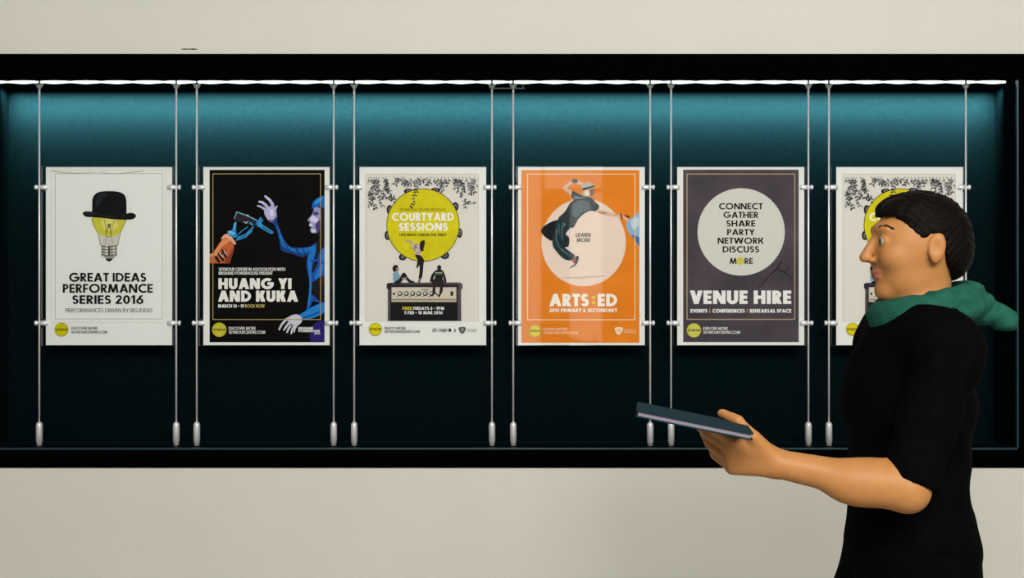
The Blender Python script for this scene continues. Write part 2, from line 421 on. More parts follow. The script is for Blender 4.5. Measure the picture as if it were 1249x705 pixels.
def strokes(pts, r0, r1=None):
    """thick tapering line with round ends"""
    r1 = r0 if r1 is None else r1; out = []; n = len(pts)-1
    for i in range(n):
        (ax, ay), (bx, by) = pts[i], pts[i+1]
        ra, rb = r0+(r1-r0)*i/n, r0+(r1-r0)*(i+1)/n
        L = math.hypot(bx-ax, by-ay) or 1; nx, ny = -(by-ay)/L, (bx-ax)/L
        out.append([(ax+nx*ra, ay+ny*ra), (bx+nx*rb, by+ny*rb), (bx-nx*rb, by-ny*rb), (ax-nx*ra, ay-ny*ra)])
        out += ell(ax, ay, ra, n=10)+ell(bx, by, rb, n=10)
    return out
def badge(p, cx, cy, r, line1, line2, tx, y, col, fill='#CFC400', ringcol=None, ink_l='#2A2A10'):
    """round yellow badge and two lines of small print, lower close-up units"""
    p.put('badge', fill, ell(cx, cy, r), False)
    if ringcol: p.put('badge', ringcol, annulus(cx, cy, r, 5), False)
    p.text('SEYMOUR', cx-r*.86, cx+r*.86, cy-10, cy+10, .2, ink_l, False, 'badge')
    p.text(line1, tx[0], tx[1], y[0], y[1], .17, col, False)
    p.text(line2, tx[0], tx[2], y[2], y[3], .17, col, False)

# --- bowler hat poster
p = Poster(52, (56, 210), 'white poster with a black bowler hat on a yellow light bulb')
p.put('border', '#8E8C82', border(88, 68, 860, 1113, 3))
p.put('border', '#B9B7AC', border(62, 45, 885, 1135, 2))
p.put('border', '#8A887E', strokes([(70, 50), (150, 62), (260, 66), (380, 60)], 2.5, 1)+strokes([(400, 58), (520, 72), (640, 60), (720, 52)], 1, 2.2))
# bulb
p.put('illustration', '#C9C8BE', smooth([(357, 390), (365, 440), (400, 505), (412, 560), (420, 590), (535, 590), (548, 540), (560, 480), (592, 420), (596, 390), (480, 380)], 5))
p.put('illustration', '#C9C443', smooth([(357, 385), (364, 435), (398, 492), (440, 515), (480, 520), (525, 512), (562, 485), (590, 425), (597, 385), (480, 375)], 5))
p.put('illustration', '#D8D673', smooth([(420, 400), (470, 395), (520, 402), (540, 440), (500, 480), (450, 470), (425, 440)], 4))
p.put('illustration', '#8E8A3A', strokes([(357, 390), (366, 440), (400, 505), (414, 580)], 2.5)+strokes([(597, 390), (590, 425), (560, 486), (545, 550), (536, 585)], 2.5))
p.put('illustration', '#77742E', strokes([(440, 395), (452, 450), (458, 510)], 2)+strokes([(515, 400), (500, 450), (492, 510)], 2))
p.put('illustration', '#3A3920', strokes([(455, 505), (470, 440), (475, 460), (482, 432), (488, 505)], 2.2)+strokes([(468, 436), (490, 436)], 4))
p.put('illustration', '#8C8B80', strokes([(455, 520), (450, 575)], 2)+strokes([(495, 520), (503, 575)], 2)+R4(458, 518, 494, 524))
p.put('illustration', '#A9A89D', R4(424, 582, 530, 660))
p.put('illustration', '#DAD9D0', R4(450, 584, 470, 655)+R4(505, 586, 518, 652))
for k, yy in enumerate((588, 610, 630, 650)):
    p.put('illustration', '#55544C', strokes([(424, yy), (470, yy+7), (530, yy)], 3.2))
p.put('illustration', '#3A3A38', R4(470, 590, 482, 672)+strokes([(424, 585), (424, 660)], 2)+strokes([(530, 585), (530, 660)], 2))
p.put('illustration', '#94938A', [[(432, 658), (524, 658), (500, 684), (458, 684)]])
p.put('illustration', '#141414', smooth([(452, 680), (500, 680), (492, 692), (477, 700), (462, 692)], 3))
# hat
p.put('illustration', '#07090C', smooth([(355, 345), (357, 260), (372, 222), (410, 200), (475, 194), (545, 200), (585, 220), (600, 260), (602, 355), (597, 390), (500, 392), (357, 375)], 5))
p.put('illustration', '#07090C', smooth([(288, 357), (300, 342), (330, 340), (365, 344), (430, 362), (520, 372), (595, 358), (635, 350), (665, 362), (668, 380), (645, 396), (590, 400), (510, 396), (440, 388), (360, 382), (310, 378)], 5))
p.put('illustration', '#1B222C', smooth([(385, 240), (410, 216), (450, 210), (470, 222), (430, 250), (400, 300), (385, 300)], 4)+smooth([(300, 352), (340, 350), (380, 358), (350, 364), (312, 364)], 3))
p.put('illustration', '#23262A', strokes([(360, 350), (430, 370), (520, 380), (598, 366)], 3))
for tx in (('GREAT IDEAS', 220, 857, 87, 160), ('PERFORMANCE', 167, 912, 179, 251), ('SERIES 2016', 245, 835, 272, 344)):
    p.text(*tx, .205, '#0C0C0C', False)
p.text('PERFORMANCES DRIVEN BY BIG IDEAS', 190, 910, 381, 412, .12, '#2C2C28', False)
badge(p, 157, 556, 57, 'DISCOVER MORE', 'SEYMOURCENTRE.COM', (237, 455, 535), (534, 555, 566, 587), '#33332E', '#C8BF00', '#8F8A10')
p.done()

# --- robot arm and dancer poster
p = Poster(244, (248, 402), 'black poster of a person in blue reaching to an orange robot arm')
p.put('print', mat('print_black', '#040404', .7, 0, .05, noise=('#0E0C0B', 9, 5)), [[(68, 42), (893, 42), (893, 1278), (68, 1278)]])
p.clip = (255.6, 395.9, 207.2, 417.3)
B = '#0A5FB4'
# robot
p.put('illustration', '#C4623A', [[(68, 648), (95, 640), (130, 580), (155, 545), (172, 522), (205, 520), (230, 545), (241, 575), (242, 605), (232, 650), (214, 712), (68, 712)]])
p.put('illustration', '#E0905F', smooth([(100, 630), (140, 575), (170, 540), (215, 545), (190, 570), (150, 600), (115, 660)], 4)+smooth([(68, 648), (98, 640), (110, 652), (68, 668)], 3))
p.put('illustration', '#E9A98A', smooth([(150, 540), (172, 508), (205, 505), (255, 560), (250, 580), (225, 555), (185, 530)], 4))
p.put('illustration', '#8C3A1E', smooth([(175, 700), (215, 640), (236, 600), (228, 660), (210, 712)], 4))
p.put('illustration', '#120D0C', strokes([(115, 668), (135, 700)], 10)+strokes([(135, 645), (165, 690)], 9)+strokes([(160, 618), (185, 668)], 8)+strokes([(180, 620), (150, 650)], 6))
p.put('illustration', '#D9CFC6', strokes([(140, 640), (165, 670)], 3)+strokes([(172, 620), (185, 645)], 3))
p.put('illustration', '#1E86C8', smooth([(198, 482), (232, 470), (243, 425), (262, 418), (258, 470), (262, 520), (235, 528), (205, 505)], 4))
p.put('illustration', '#6FC1E8', smooth([(200, 484), (225, 480), (250, 496), (240, 508), (208, 500)], 4)+strokes([(240, 470), (255, 425)], 4))
p.put('illustration', '#2F8FCB', strokes([(268, 530), (330, 505), (380, 455)], 6)+strokes([(262, 545), (325, 525), (372, 480)], 5)+strokes([(258, 520), (300, 480), (340, 452)], 3))
p.put('illustration', '#23222B', smooth([(266, 342), (340, 368), (412, 404), (440, 440), (420, 455), (330, 430), (252, 405), (246, 392)], 4))
p.put('illustration', '#7DA7C6', strokes([(264, 344), (340, 372), (412, 406)], 4)+strokes([(262, 348), (246, 392)], 3))
p.put('illustration', '#B9C2C8', strokes([(318, 415), (330, 424), (345, 414)], 4, 3)+ell(342, 368, 7, n=10))
p.put('illustration', '#2F95DA', smooth([(404, 432), (418, 408), (440, 420), (450, 436), (520, 482), (524, 494), (508, 500), (440, 462)], 4)+strokes([(420, 430), (435, 388)], 7)+strokes([(436, 420), (450, 402)], 5)+strokes([(375, 436), (360, 422)], 6))
p.put('illustration', '#155A8E', strokes([(450, 455), (505, 488)], 5))
# raised hand
HND = '#B8B4D8'
p.put('illustration', '#6B5FA0', smooth([(470, 330), (490, 300), (535, 310), (552, 350), (550, 400), (520, 420), (490, 405), (470, 370)], 4))
p.put('illustration', HND, smooth([(482, 325), (505, 305), (535, 325), (545, 365), (530, 395), (505, 400), (488, 370)], 4)+strokes([(522, 330), (520, 290), (500, 258), (468, 232)], 13, 8)
      +strokes([(495, 335), (472, 295), (448, 275), (424, 270)], 12, 7)+strokes([(485, 360), (465, 325), (440, 308), (414, 300)], 10, 6)+strokes([(532, 350), (540, 320), (550, 304)], 9, 6)+strokes([(492, 395), (474, 370), (465, 345)], 7, 6))
p.put('illustration', '#D8D4EC', strokes([(505, 262), (474, 236)], 5)+strokes([(455, 278), (428, 271)], 4)+smooth([(500, 335), (520, 330), (528, 365), (508, 375)], 3))
# sleeve, body
p.put('illustration', '#0D3F86', smooth([(496, 412), (520, 420), (548, 380), (556, 425), (600, 535), (640, 588), (700, 600), (790, 590), (850, 548), (893, 530), (893, 720), (768, 720), (774, 655), (735, 668), (690, 655), (640, 640), (580, 615), (572, 560), (548, 470), (525, 430)], 4))
p.put('illustration', '#1474C4', smooth([(552, 440), (575, 490), (600, 548), (645, 596), (710, 608), (800, 592), (856, 556), (850, 590), (790, 625), (720, 640), (650, 620), (595, 590), (575, 540)], 4)+smooth([(775, 660), (800, 620), (835, 600), (820, 660), (800, 720), (770, 720)], 4)+smooth([(862, 640), (893, 600), (893, 720), (858, 720)], 3))
p.put('illustration', '#0A2B62', strokes([(600, 560), (640, 620), (690, 650)], 4)+strokes([(690, 610), (720, 650)], 5)+strokes([(740, 605), (752, 660)], 4))
p.put('illustration', '#120F18', smooth([(835, 560), (868, 530), (893, 540), (893, 590), (850, 640), (825, 720), (810, 720), (830, 640)], 4))
# head
p.put('illustration', '#15101C', smooth([(842, 340), (893, 310), (893, 545), (862, 535), (838, 492), (850, 440)], 4))
p.put('illustration', '#9C9AC4', smooth([(822, 312), (850, 310), (864, 340), (862, 400), (850, 460), (838, 492), (800, 494), (792, 480), (790, 466), (800, 456), (782, 444), (784, 426), (792, 416), (772, 408), (784, 385), (804, 362), (812, 340)], 4))
p.put('illustration', '#D5D4EA', smooth([(790, 395), (806, 372), (826, 380), (850, 400), (830, 420), (800, 412)], 4)+smooth([(800, 470), (828, 470), (826, 488), (806, 490)], 3)+smooth([(786, 430), (806, 430), (806, 444), (790, 446)], 3))
p.put('illustration', '#4A3F78', smooth([(830, 430), (864, 400), (862, 470), (842, 488), (828, 460)], 4)+smooth([(814, 345), (846, 345), (846, 366), (818, 366)], 3))
p.put('illustration', B, smooth([(803, 310), (810, 275), (840, 245), (893, 230), (893, 312), (862, 306), (835, 304), (820, 318), (808, 322)], 4))
p.put('illustration', '#2B93DD', smooth([(818, 285), (845, 252), (880, 240), (870, 262), (840, 285)], 4))
# lower clothes and hand
p.put('illustration', '#0E4FA6', smooth([(885, -8), (1028, -8), (1028, 120), (960, 170), (925, 160), (922, 260), (1028, 330), (1028, 350), (940, 320), (915, 360), (880, 404), (895, 300), (905, 160)], 3), False)
p.put('illustration', '#1878CC', smooth([(892, 0), (925, 0), (918, 80), (925, 160), (915, 300), (890, 390), (902, 250), (905, 120)], 4)+smooth([(950, 110), (990, 40), (1022, 10), (1010, 90), (960, 150)], 3), False)
p.put('illustration', '#100C14', smooth([(930, 170), (1028, 120), (1028, 320), (960, 300), (935, 240)], 4)+smooth([(930, 90), (965, 30), (975, -5), (945, -5), (930, 40)], 3), False)
p.put('illustration', '#3D1C1C', smooth([(985, 150), (1026, 120), (1026, 180), (990, 200)], 3), False)
p.put('illustration', '#241A6A', smooth([(925, 530), (985, 485), (1028, 500), (1028, 658), (930, 658), (908, 625)], 4), False)
p.put('illustration', '#1C7FCC', smooth([(1028, 335), (1028, 412), (940, 458), (862, 476), (818, 442), (880, 398), (940, 362)], 4), False)
p.put('illustration', '#0E4C92', strokes([(850, 460), (920, 440), (1000, 405)], 7), False)
p.put('illustration', '#C9C8D2', smooth([(742, 446), (790, 430), (825, 440), (846, 470), (832, 505), (795, 525), (745, 520), (728, 485)], 4)
      +strokes([(755, 455), (710, 475), (675, 515), (655, 555)], 12, 7)+strokes([(750, 485), (720, 520), (695, 558)], 12, 7)+strokes([(765, 505), (735, 545), (720, 578)], 11, 7)+strokes([(790, 515), (765, 550), (755, 588)], 11, 7)+strokes([(805, 515), (785, 545), (778, 575)], 8, 6), False)
p.put('illustration', '#8D8BA0', strokes([(742, 480), (716, 515)], 2)+strokes([(758, 500), (732, 540)], 2)+strokes([(785, 510), (762, 545)], 2), False)
p.put('border', '#A88F5E', border(90, 68, 868, 1118, 6))
W_ = '#E8E6E0'
p.text('SEYMOUR CENTRE IN ASSOCIATION WITH', 155, 705, 44, 70, .19, W_, False)
p.text('BRISBANE POWERHOUSE PRESENT', 155, 600, 77, 102, .19, W_, False)
p.text('HUANG YI', 153, 757, 131, 221, .27, W_, False)
p.text('AND KUKA', 150, 808, 234, 325, .27, W_, False)
p.text('MARCH 16 - 19', 150, 366, 347, 374, .24, W_, False)
p.text('BOOK NOW', 374, 535, 347, 374, .15, '#D3C878', False)
badge(p, 160, 557, 60, 'DISCOVER MORE', 'SEYMOURCENTRE.COM', (238, 460, 540), (533, 557, 565, 590), W_, '#C4BC38', '#A89F2A')
p.text('BRISBANE', 815, 935, 535, 556, .24, W_, False)
p.text('POWERHOUSE', 815, 990, 558, 577, .24, W_, False)
p.text('ARTS', 945, 995, 580, 595, .2, W_, False)
p.done()

# --- tambourine poster (two copies hang in the case)
def leaf(x, y, a, l, w_): 
    c, s_ = math.cos(a), math.sin(a)
    return [[(x+u*l*c-v*w_*s_, y+u*l*s_+v*w_*c) for u, v in ((0, 0), (.3, .8), (.6, .7), (1, 0), (.6, -.7), (.3, -.8))]]
def tambourine(L, sheet, label):
    p = Poster(L, sheet, label); rnd = random.Random(11)
    p.put('print', '#DED8CF', [[(62, 66), (882, 66), (882, 1128), (62, 1128)]])
    p.put('border', '#C4BEB4', border(76, 74, 880, 1128, 2.5))
    # jingles, drum
    for jx, jy, rx, ry in ((378, 196, 34, 20), (572, 188, 34, 18), (242, 328, 22, 34), (228, 512, 22, 34), (336, 668, 28, 24), (638, 655, 32, 28), (744, 496, 20, 34), (714, 306, 24, 32)):
        p.put('illustration', '#17181C', ell(jx, jy, rx, ry, 20)); p.put('illustration', '#8E8F9A', ell(jx+2, jy, rx*.45, ry*.55, 16)); p.put('illustration', '#26262C', ell(jx+3, jy+2, rx*.25, ry*.4, 12))
    p.put('illustration', '#3B3708', ell(482, 438, 262, 262, 64)); p.put('illustration', mat('drum_yellow', '#CDBE00', .6, 0, .15, noise=('#DCCF0A', 22, 5)), ell(482, 438, 257, 257, 64))
    # branches
    p.clip = (L+86/5.878, L+874/5.878, 200+91/5.878, 424)
    cols = ['#24262A', '#3B3D42', '#5A5C60', '#85868A']
    groups = {c: [] for c in cols}
    def spray(x, y, ang, n, step):
        pts = [(x, y)]
        for k in range(n):
            ang += rnd.uniform(-.35, .35); x += step*math.cos(ang); y += step*math.sin(ang); pts.append((x, y))
            for sgn in (-1, 1):
                if rnd.random() < .85 and 88 < x < 872 and y > 92:
                    groups[rnd.choice(cols)].extend(leaf(x, y, ang+sgn*rnd.uniform(.4, 1.3), rnd.uniform(18, 34), rnd.uniform(5, 9.5)))
        groups[cols[1]].extend(strokes([q for q in pts if q[1] > 90] if len([q for q in pts if q[1] > 90]) > 1 else [(x, 100), (x, 101)], 1.8, 1))
    for x in (95, 110, 130, 150, 170, 195, 215): spray(x, 95, 1.45+rnd.uniform(-.4, .4), rnd.randint(4, 9), 21)
    for x in (100, 118, 150): spray(x, 190, 1.3, rnd.randint(5, 9), 22)
    for x in (270, 300, 325, 345): spray(x, 92, 1.0+rnd.uniform(-.4, .5), 3, 17)
    spray(520, 92, 2.2, 7, 22); spray(470, 92, 2.0, 5, 20); spray(430, 200, 2.0, 5, 22); spray(455, 120, 1.6, 4, 20)
    for x in (540, 560, 585, 615, 640, 665): spray(x, 94, 1.7+rnd.uniform(-.6, .5), rnd.randint(3, 5), 19)
    for x in (690, 715, 740, 765, 790, 815, 850): spray(x, 94, 1.5+rnd.uniform(-.6, .5), rnd.randint(3, 6), 20)
    spray(872, 110, 2.2, 6, 20); spray(760, 265, .0, 4, 20); spray(780, 265, 1.4, 2, 20); spray(730, 150, 1.6, 4, 20); spray(215, 250, 0, 3, 18)
    for c in cols: p.put('illustration', c, groups[c])
    p.clip = None
    p.text('SEYMOUR CENTRE PRESENTS', 318, 645, 319, 338, .11, '#33300A')
    p.text('COURTYARD', 260, 703, 351, 408, .24, '#EFEDE6')
    p.text('SESSIONS', 308, 660, 423, 480, .24, '#EFEDE6')
    p.text('LIVE MUSIC UNDER THE TREES', 312, 650, 499, 517, .2, '#1E1C06')
    # leaping figure
    SK = '#9A7E6A'
    p.put('illustration', '#B7A08C', strokes([(428, 590), (395, 562), (358, 545)], 11, 6)+strokes([(432, 600), (405, 605), (385, 596)], 8, 5))
    p.put('illustration', '#C9B8B4', smooth([(405, 565), (440, 572), (470, 575), (470, 620), (460, 655), (428, 660), (420, 615)], 4))
    p.put('illustration', '#6E4650', [q for k in range(16) for q in ell(rnd.uniform(420, 462), rnd.uniform(578, 650), 4.5, n=8)])
    p.put('illustration', '#2A1712', smooth([(458, 575), (470, 552), (494, 550), (492, 585), (478, 625), (462, 620)], 4)+strokes([(468, 600), (485, 620)], 6, 4))
    p.put('illustration', '#191318', smooth([(425, 655), (462, 655), (490, 690), (486, 715), (478, 800), (465, 830), (450, 825), (458, 760), (450, 700)], 4))
    p.put('illustration', '#191318', strokes([(455, 680), (448, 715), (440, 740)], 10, 7))
    p.put('illustration', '#7B6A5E', strokes([(461, 825), (452, 850), (448, 868)], 9, 5)+ell(438, 742, 7, 5, 10))
    # amplifier
    p.put('illustration', '#262028', [[(256, 180), (262, 172), (300, 168), (850, 166), (872, 170), (880, 180), (880, 215), (870, 225), (872, 484), (265, 484), (266, 222), (255, 212)]], False)
    p.put('illustration', '#5A4F5C', R4(300, 172, 850, 182)+R4(846, 220, 864, 478)+R4(272, 220, 284, 478)+smooth([(830, 166), (878, 176), (880, 222), (855, 220), (850, 190)], 3), False)
    p.put('illustration', '#B9AD98', R4(295, 205, 832, 328), False)
    p.put('illustration', '#D2C8B6', R4(300, 212, 828, 300), False)
    p.put('illustration', '#6E6658', R4(298, 304, 830, 310), False)
    p.put('illustration', '#0E0C12', R4(290, 330, 838, 482), False)
    for kx in (365, 418, 470, 522, 575, 628):
        p.put('illustration', '#2A2622', ell(kx, 258, 21, 21, 20), False); p.put('illustration', '#C7C3BC', ell(kx-2, 255, 13, 13, 16), False)
        p.put('illustration', '#2A2622', strokes([(kx-18, 278), (kx-26, 286)], 3), False)
    p.put('illustration', '#1C1816', ell(316, 260, 9, 11, 12)+R4(783, 240, 806, 276)+R4(545, 222, 605, 228), False)
    p.put('illustration', '#5A1F18', R4(788, 248, 797, 268), False)
    # sitting figures
    p.put('illustration', '#7E9DB4', smooth([(312, 88), (330, 72), (350, 80), (365, 112), (395, 128), (390, 140), (355, 138), (340, 165), (318, 168), (308, 130)], 4), False)
    p.put('illustration', '#14161C', smooth([(318, 165), (360, 135), (385, 92), (410, 90), (430, 125), (460, 150), (485, 158), (482, 166), (440, 164), (410, 135), (395, 140), (360, 178), (325, 178)], 4)+smooth([(308, 70), (306, 40), (322, 22), (345, 26), (350, 42), (335, 50), (334, 72), (318, 74)], 4), False)
    p.put('illustration', '#9B7A66', smooth([(334, 48), (350, 44), (357, 62), (346, 70), (334, 70)], 3)+strokes([(385, 134), (415, 128)], 6), False)
    p.put('illustration', '#14161C', ell(690, 42, 17, 20, 16)+smooth([(650, 75), (690, 56), (725, 75), (745, 130), (748, 165), (735, 165), (720, 110), (715, 140), (660, 140), (655, 105), (628, 160), (615, 158), (622, 115)], 4), False)
    p.put('illustration', '#8C9A52', R4(655, 92, 718, 98), False); p.put('illustration', '#D4D6CC', R4(657, 82, 716, 86), False)
    p.put('illustration', '#2A1A1E', smooth([(632, 145), (685, 135), (728, 148), (722, 215), (710, 258), (692, 258), (694, 195), (664, 195), (655, 258), (634, 256), (636, 205)], 4), False)
    p.put('illustration', '#1B181A', strokes([(645, 256), (628, 276)], 7)+strokes([(700, 258), (688, 282)], 7)+strokes([(660, 255), (680, 272)], 5), False)
    p.text('FREE', 387, 465, 367, 393, .22, '#C9C63A', False)
    p.text('FRIDAYS 6 - 9PM', 476, 731, 367, 393, .22, '#E6E2E0', False)
    p.text('5 FEB - 18 MAR 2016', 402, 718, 403, 429, .22, '#E6E2E0', False)
    badge(p, 162, 553, 53, 'ENJOY MORE', 'SEYMOURCENTRE.COM', (240, 412, 530), (533, 553, 562, 581), '#5A5A58', '#D6C800', '#8F8A10')
    p.text('CITY / SYDNEY', 633, 758, 548, 575, .2, '#5C5C5A', False)
    p.put('lettering', '#3A3A3A', ell(778, 560, 13, 14, 14)+R4(815, 552, 825, 576), False)
    p.put('crest', '#4A4A4C', smooth([(855, 538), (905, 536), (906, 560), (896, 578), (880, 588), (865, 578), (855, 560)], 3), False)
    p.put('crest', '#B5B2AC', smooth([(866, 548), (894, 547), (890, 566), (880, 574), (870, 566)], 3), False)
    p.put('crest', '#4A4A4C', strokes([(868, 556), (892, 556)], 3)+strokes([(880, 548), (880, 572)], 2.5), False)
    p.text('SYDNEY', 922, 1002, 550, 574, .14, '#A5A29B', False)
    p.done(); return p.root
tambourine(434, (438.5, 593), 'cream poster with a yellow tambourine above an amplifier, all figures in view')
# --- orange poster
p = Poster(628, (632, 786.5), 'orange poster with a leaping dancer across a pale disc')
p.put('print', mat('print_orange', '#DE7C08', .6, 0, .15, noise=('#E6861A', 12, 4)), [[(46, 44), (893, 44), (893, 1282), (46, 1282)]])
p.clip = (636, 779.9, 207.5, 418)
p.put('illustration', '#E9D3C4', ell(493, 563, 303, 314, 72))
p.put('illustration', '#CDB3A2', [[(265, 818), (640, 800), (660, 806), (470, 822)]])
p.put('illustration', '#8FB0CC', smooth([(800, 420), (840, 385), (893, 362), (893, 590), (860, 540), (820, 500), (800, 460)], 4))
p.put('illustration', '#C0D2E0', smooth([(830, 410), (880, 380), (885, 440), (850, 470)], 4)); p.put('illustration', '#41699C', smooth([(840, 510), (893, 530), (893, 592), (865, 550)], 3))
p.put('illustration', '#D9B49C', smooth([(590, 318), (640, 335), (750, 366), (755, 380), (680, 374), (610, 352), (575, 342)], 4)+strokes([(750, 372), (785, 385), (812, 408)], 12, 9))
p.put('illustration', '#B98666', smooth([(600, 340), (660, 350), (640, 362), (600, 352)], 3))
p.put('illustration', '#5A1418', strokes([(757, 360), (770, 390)], 5)+strokes([(795, 372), (820, 378)], 5)+strokes([(790, 365), (812, 385)], 3))
# raised arm, head
p.put('illustration', '#D3B6A4', strokes([(425, 215), (385, 195), (356, 175)], 17, 12)+strokes([(356, 175), (385, 145), (420, 125)], 13, 11)+strokes([(440, 130), (480, 140), (500, 160)], 12, 10))
p.put('illustration', '#5C4E48', ell(430, 122, 22, 16, 16))
p.put('illustration', '#C7A58C', smooth([(482, 190), (510, 178), (555, 180), (568, 205), (556, 235), (520, 240), (485, 225)], 4))
p.put('illustration', '#EFDCC6', smooth([(500, 195), (530, 190), (530, 222), (505, 225)], 3))
p.put('illustration', '#8E6E58', smooth([(538, 185), (570, 182), (566, 215), (552, 236), (540, 225)], 3))
p.put('illustration', '#B9B3A4', smooth([(478, 180), (482, 150), (510, 132), (545, 134), (570, 155), (568, 172), (530, 180), (495, 186)], 4))
p.put('illustration', '#3A3430', [[(480, 176), (570, 152), (571, 166), (484, 190)]])
# shirt, trousers
p.put('illustration', '#2C3438', smooth([(412, 195), (440, 205), (490, 228), (545, 240), (580, 275), (606, 305), (575, 340), (540, 335), (500, 355), (455, 395), (425, 450), (395, 458), (345, 430), (310, 392), (360, 340), (395, 280), (425, 255), (405, 240)], 4))
p.put('illustration', '#56646A', smooth([(430, 275), (480, 262), (530, 275), (535, 320), (480, 350), (440, 385), (410, 350)], 4))
p.put('illustration', '#8C989A', strokes([(425, 235), (460, 245), (500, 238)], 4)+strokes([(430, 250), (455, 232)], 3))
p.put('illustration', '#13181B', smooth([(560, 290), (606, 305), (578, 338), (552, 325)], 4))
p.put('illustration', '#0C0D0F', smooth([(188, 488), (200, 455), (250, 420), (310, 405), (300, 470), (275, 520), (268, 552), (225, 530)], 4))
p.put('illustration', '#1B3036', smooth([(305, 400), (350, 420), (395, 455), (365, 500), (390, 530), (385, 590), (360, 600), (420, 645), (430, 665), (405, 692), (350, 680), (300, 630), (270, 580), (275, 500), (290, 440)], 4))
p.put('illustration', '#4F6C72', strokes([(300, 470), (295, 540), (320, 600)], 6, 3)+strokes([(345, 430), (335, 490), (340, 540)], 5, 3)+strokes([(330, 610), (380, 650)], 6, 4)+strokes([(315, 430), (318, 500)], 3)+smooth([(345, 420), (362, 430), (358, 448), (345, 440)], 3))
p.put('illustration', '#0C1518', strokes([(370, 540), (350, 590)], 6, 3)+strokes([(310, 520), (330, 570)], 4)+strokes([(285, 450), (290, 520)], 4))
p.put('illustration', '#B5474A', smooth([(410, 690), (440, 668), (452, 680), (445, 715), (425, 715)], 3)); p.put('illustration', '#141414', smooth([(432, 668), (456, 660), (455, 690), (440, 720), (420, 738), (395, 748), (398, 738), (425, 712), (440, 690)], 4))
p.put('illustration', '#E6E0D8', strokes([(430, 712), (408, 738)], 2.5))
p.put('border', '#F2D9B4', border(88, 70, 864, 1120, 6))
p.text('LEARN', 437, 543, 495, 522, .19, '#3A3430'); p.text('MORE', 443, 540, 532, 559, .19, '#3A3430')
Wo = '#F4EEE4'
p.text('ARTS', 285, 612, 260, 364, .255, Wo, False); p.text(':', 637, 663, 270, 352, .26, '#E8C81A', False); p.text('ED', 684, 846, 260, 364, .255, Wo, False)
p.text('2016 PRIMARY & SECONDARY', 285, 846, 381, 411, .25, Wo, False)
badge(p, 165, 567, 52, 'LEARN MORE', 'SEYMOURCENTRE.COM', (240, 435, 520), (541, 562, 572, 593), '#F0D0AA', '#DCCB2A', '#B8901E')
p.put('crest', '#F2E2CC', smooth([(830, 540), (888, 538), (888, 565), (876, 586), (858, 598), (840, 586), (830, 565)], 3), False)
p.put('crest', '#D88A3A', smooth([(842, 550), (876, 549), (872, 570), (858, 582), (846, 570)], 3), False)
p.put('crest', '#F2E2CC', strokes([(844, 558), (874, 558)], 3)+strokes([(858, 550), (858, 578)], 3), False)
p.text('UNIVERSITY OF', 900, 1000, 550, 564, .16, '#F0C897', False); p.text('SYDNEY', 900, 1000, 568, 586, .18, '#F0C897', False)
p.done()
# --- venue poster
p = Poster(822, (826, 981), 'dark purple poster with a large white disc of black words')
p.put('print', mat('print_purple', '#3A323C', .6, 0, .15, noise=('#544A50', 7, 7)), [[(66, 41), (895, 41), (895, 1277), (66, 1277)]])
p.put('illustration', '#2A2028', strokes([(700, 215), (780, 120), (850, 55), (890, 0)], 4, 8)+strokes([(850, 55), (930, 90), (980, 140)], 6, 3)+strokes([(860, 60), (900, 80), (960, 40)], 5, 3)+strokes([(780, 120), (700, 170)], 3, 2), False)
p.put('illustration', '#D3D0C8', ell(482, 487, 313, 313, 72))
for tx in (('CONNECT', 323, 635, 281, 326), ('GATHER', 355, 605, 343, 387), ('SHARE', 375, 584, 404, 448), ('PARTY', 381, 578, 467, 510), ('NETWORK', 313, 645, 528, 572), ('DISCUSS', 349, 611, 589, 634)):
    p.text(*tx, .2, '#0E0D0D')
p.text('M', 400, 450, 675, 717, .2, '#0E0D0D'); p.text('RE', 506, 566, 675, 717, .2, '#0E0D0D'); p.put('lettering', '#C9C447', ell(477, 695, 27, 27, 24))
p.put('border', '#A3936F', border(90, 68, 870, 1118, 8))
p.text('VENUE HIRE', 132, 970, 233, 344, .26, '#ECE9E6', False)
p.text('EVENTS', 137, 277, 386, 416, .26, '#ECE9E6', False); p.text('CONFERENCES', 318, 586, 386, 416, .26, '#ECE9E6', False); p.text('REHEARSAL SPACE', 627, 970, 386, 416, .26, '#ECE9E6', False)
p.put('lettering', '#C9A04A', R4(294, 384, 300, 419)+R4(603, 384, 609, 419), False)
badge(p, 165, 562, 60, 'EXPLORE MORE', 'SEYMOURCENTRE.COM', (242, 445, 547), (535, 558, 567, 590), '#E8E5E2', '#CDC85A', '#A8A03A')
p.done()
tambourine(1016, (1020, 1174.5), 'cream poster with a yellow tambourine, half hidden behind the walking person')

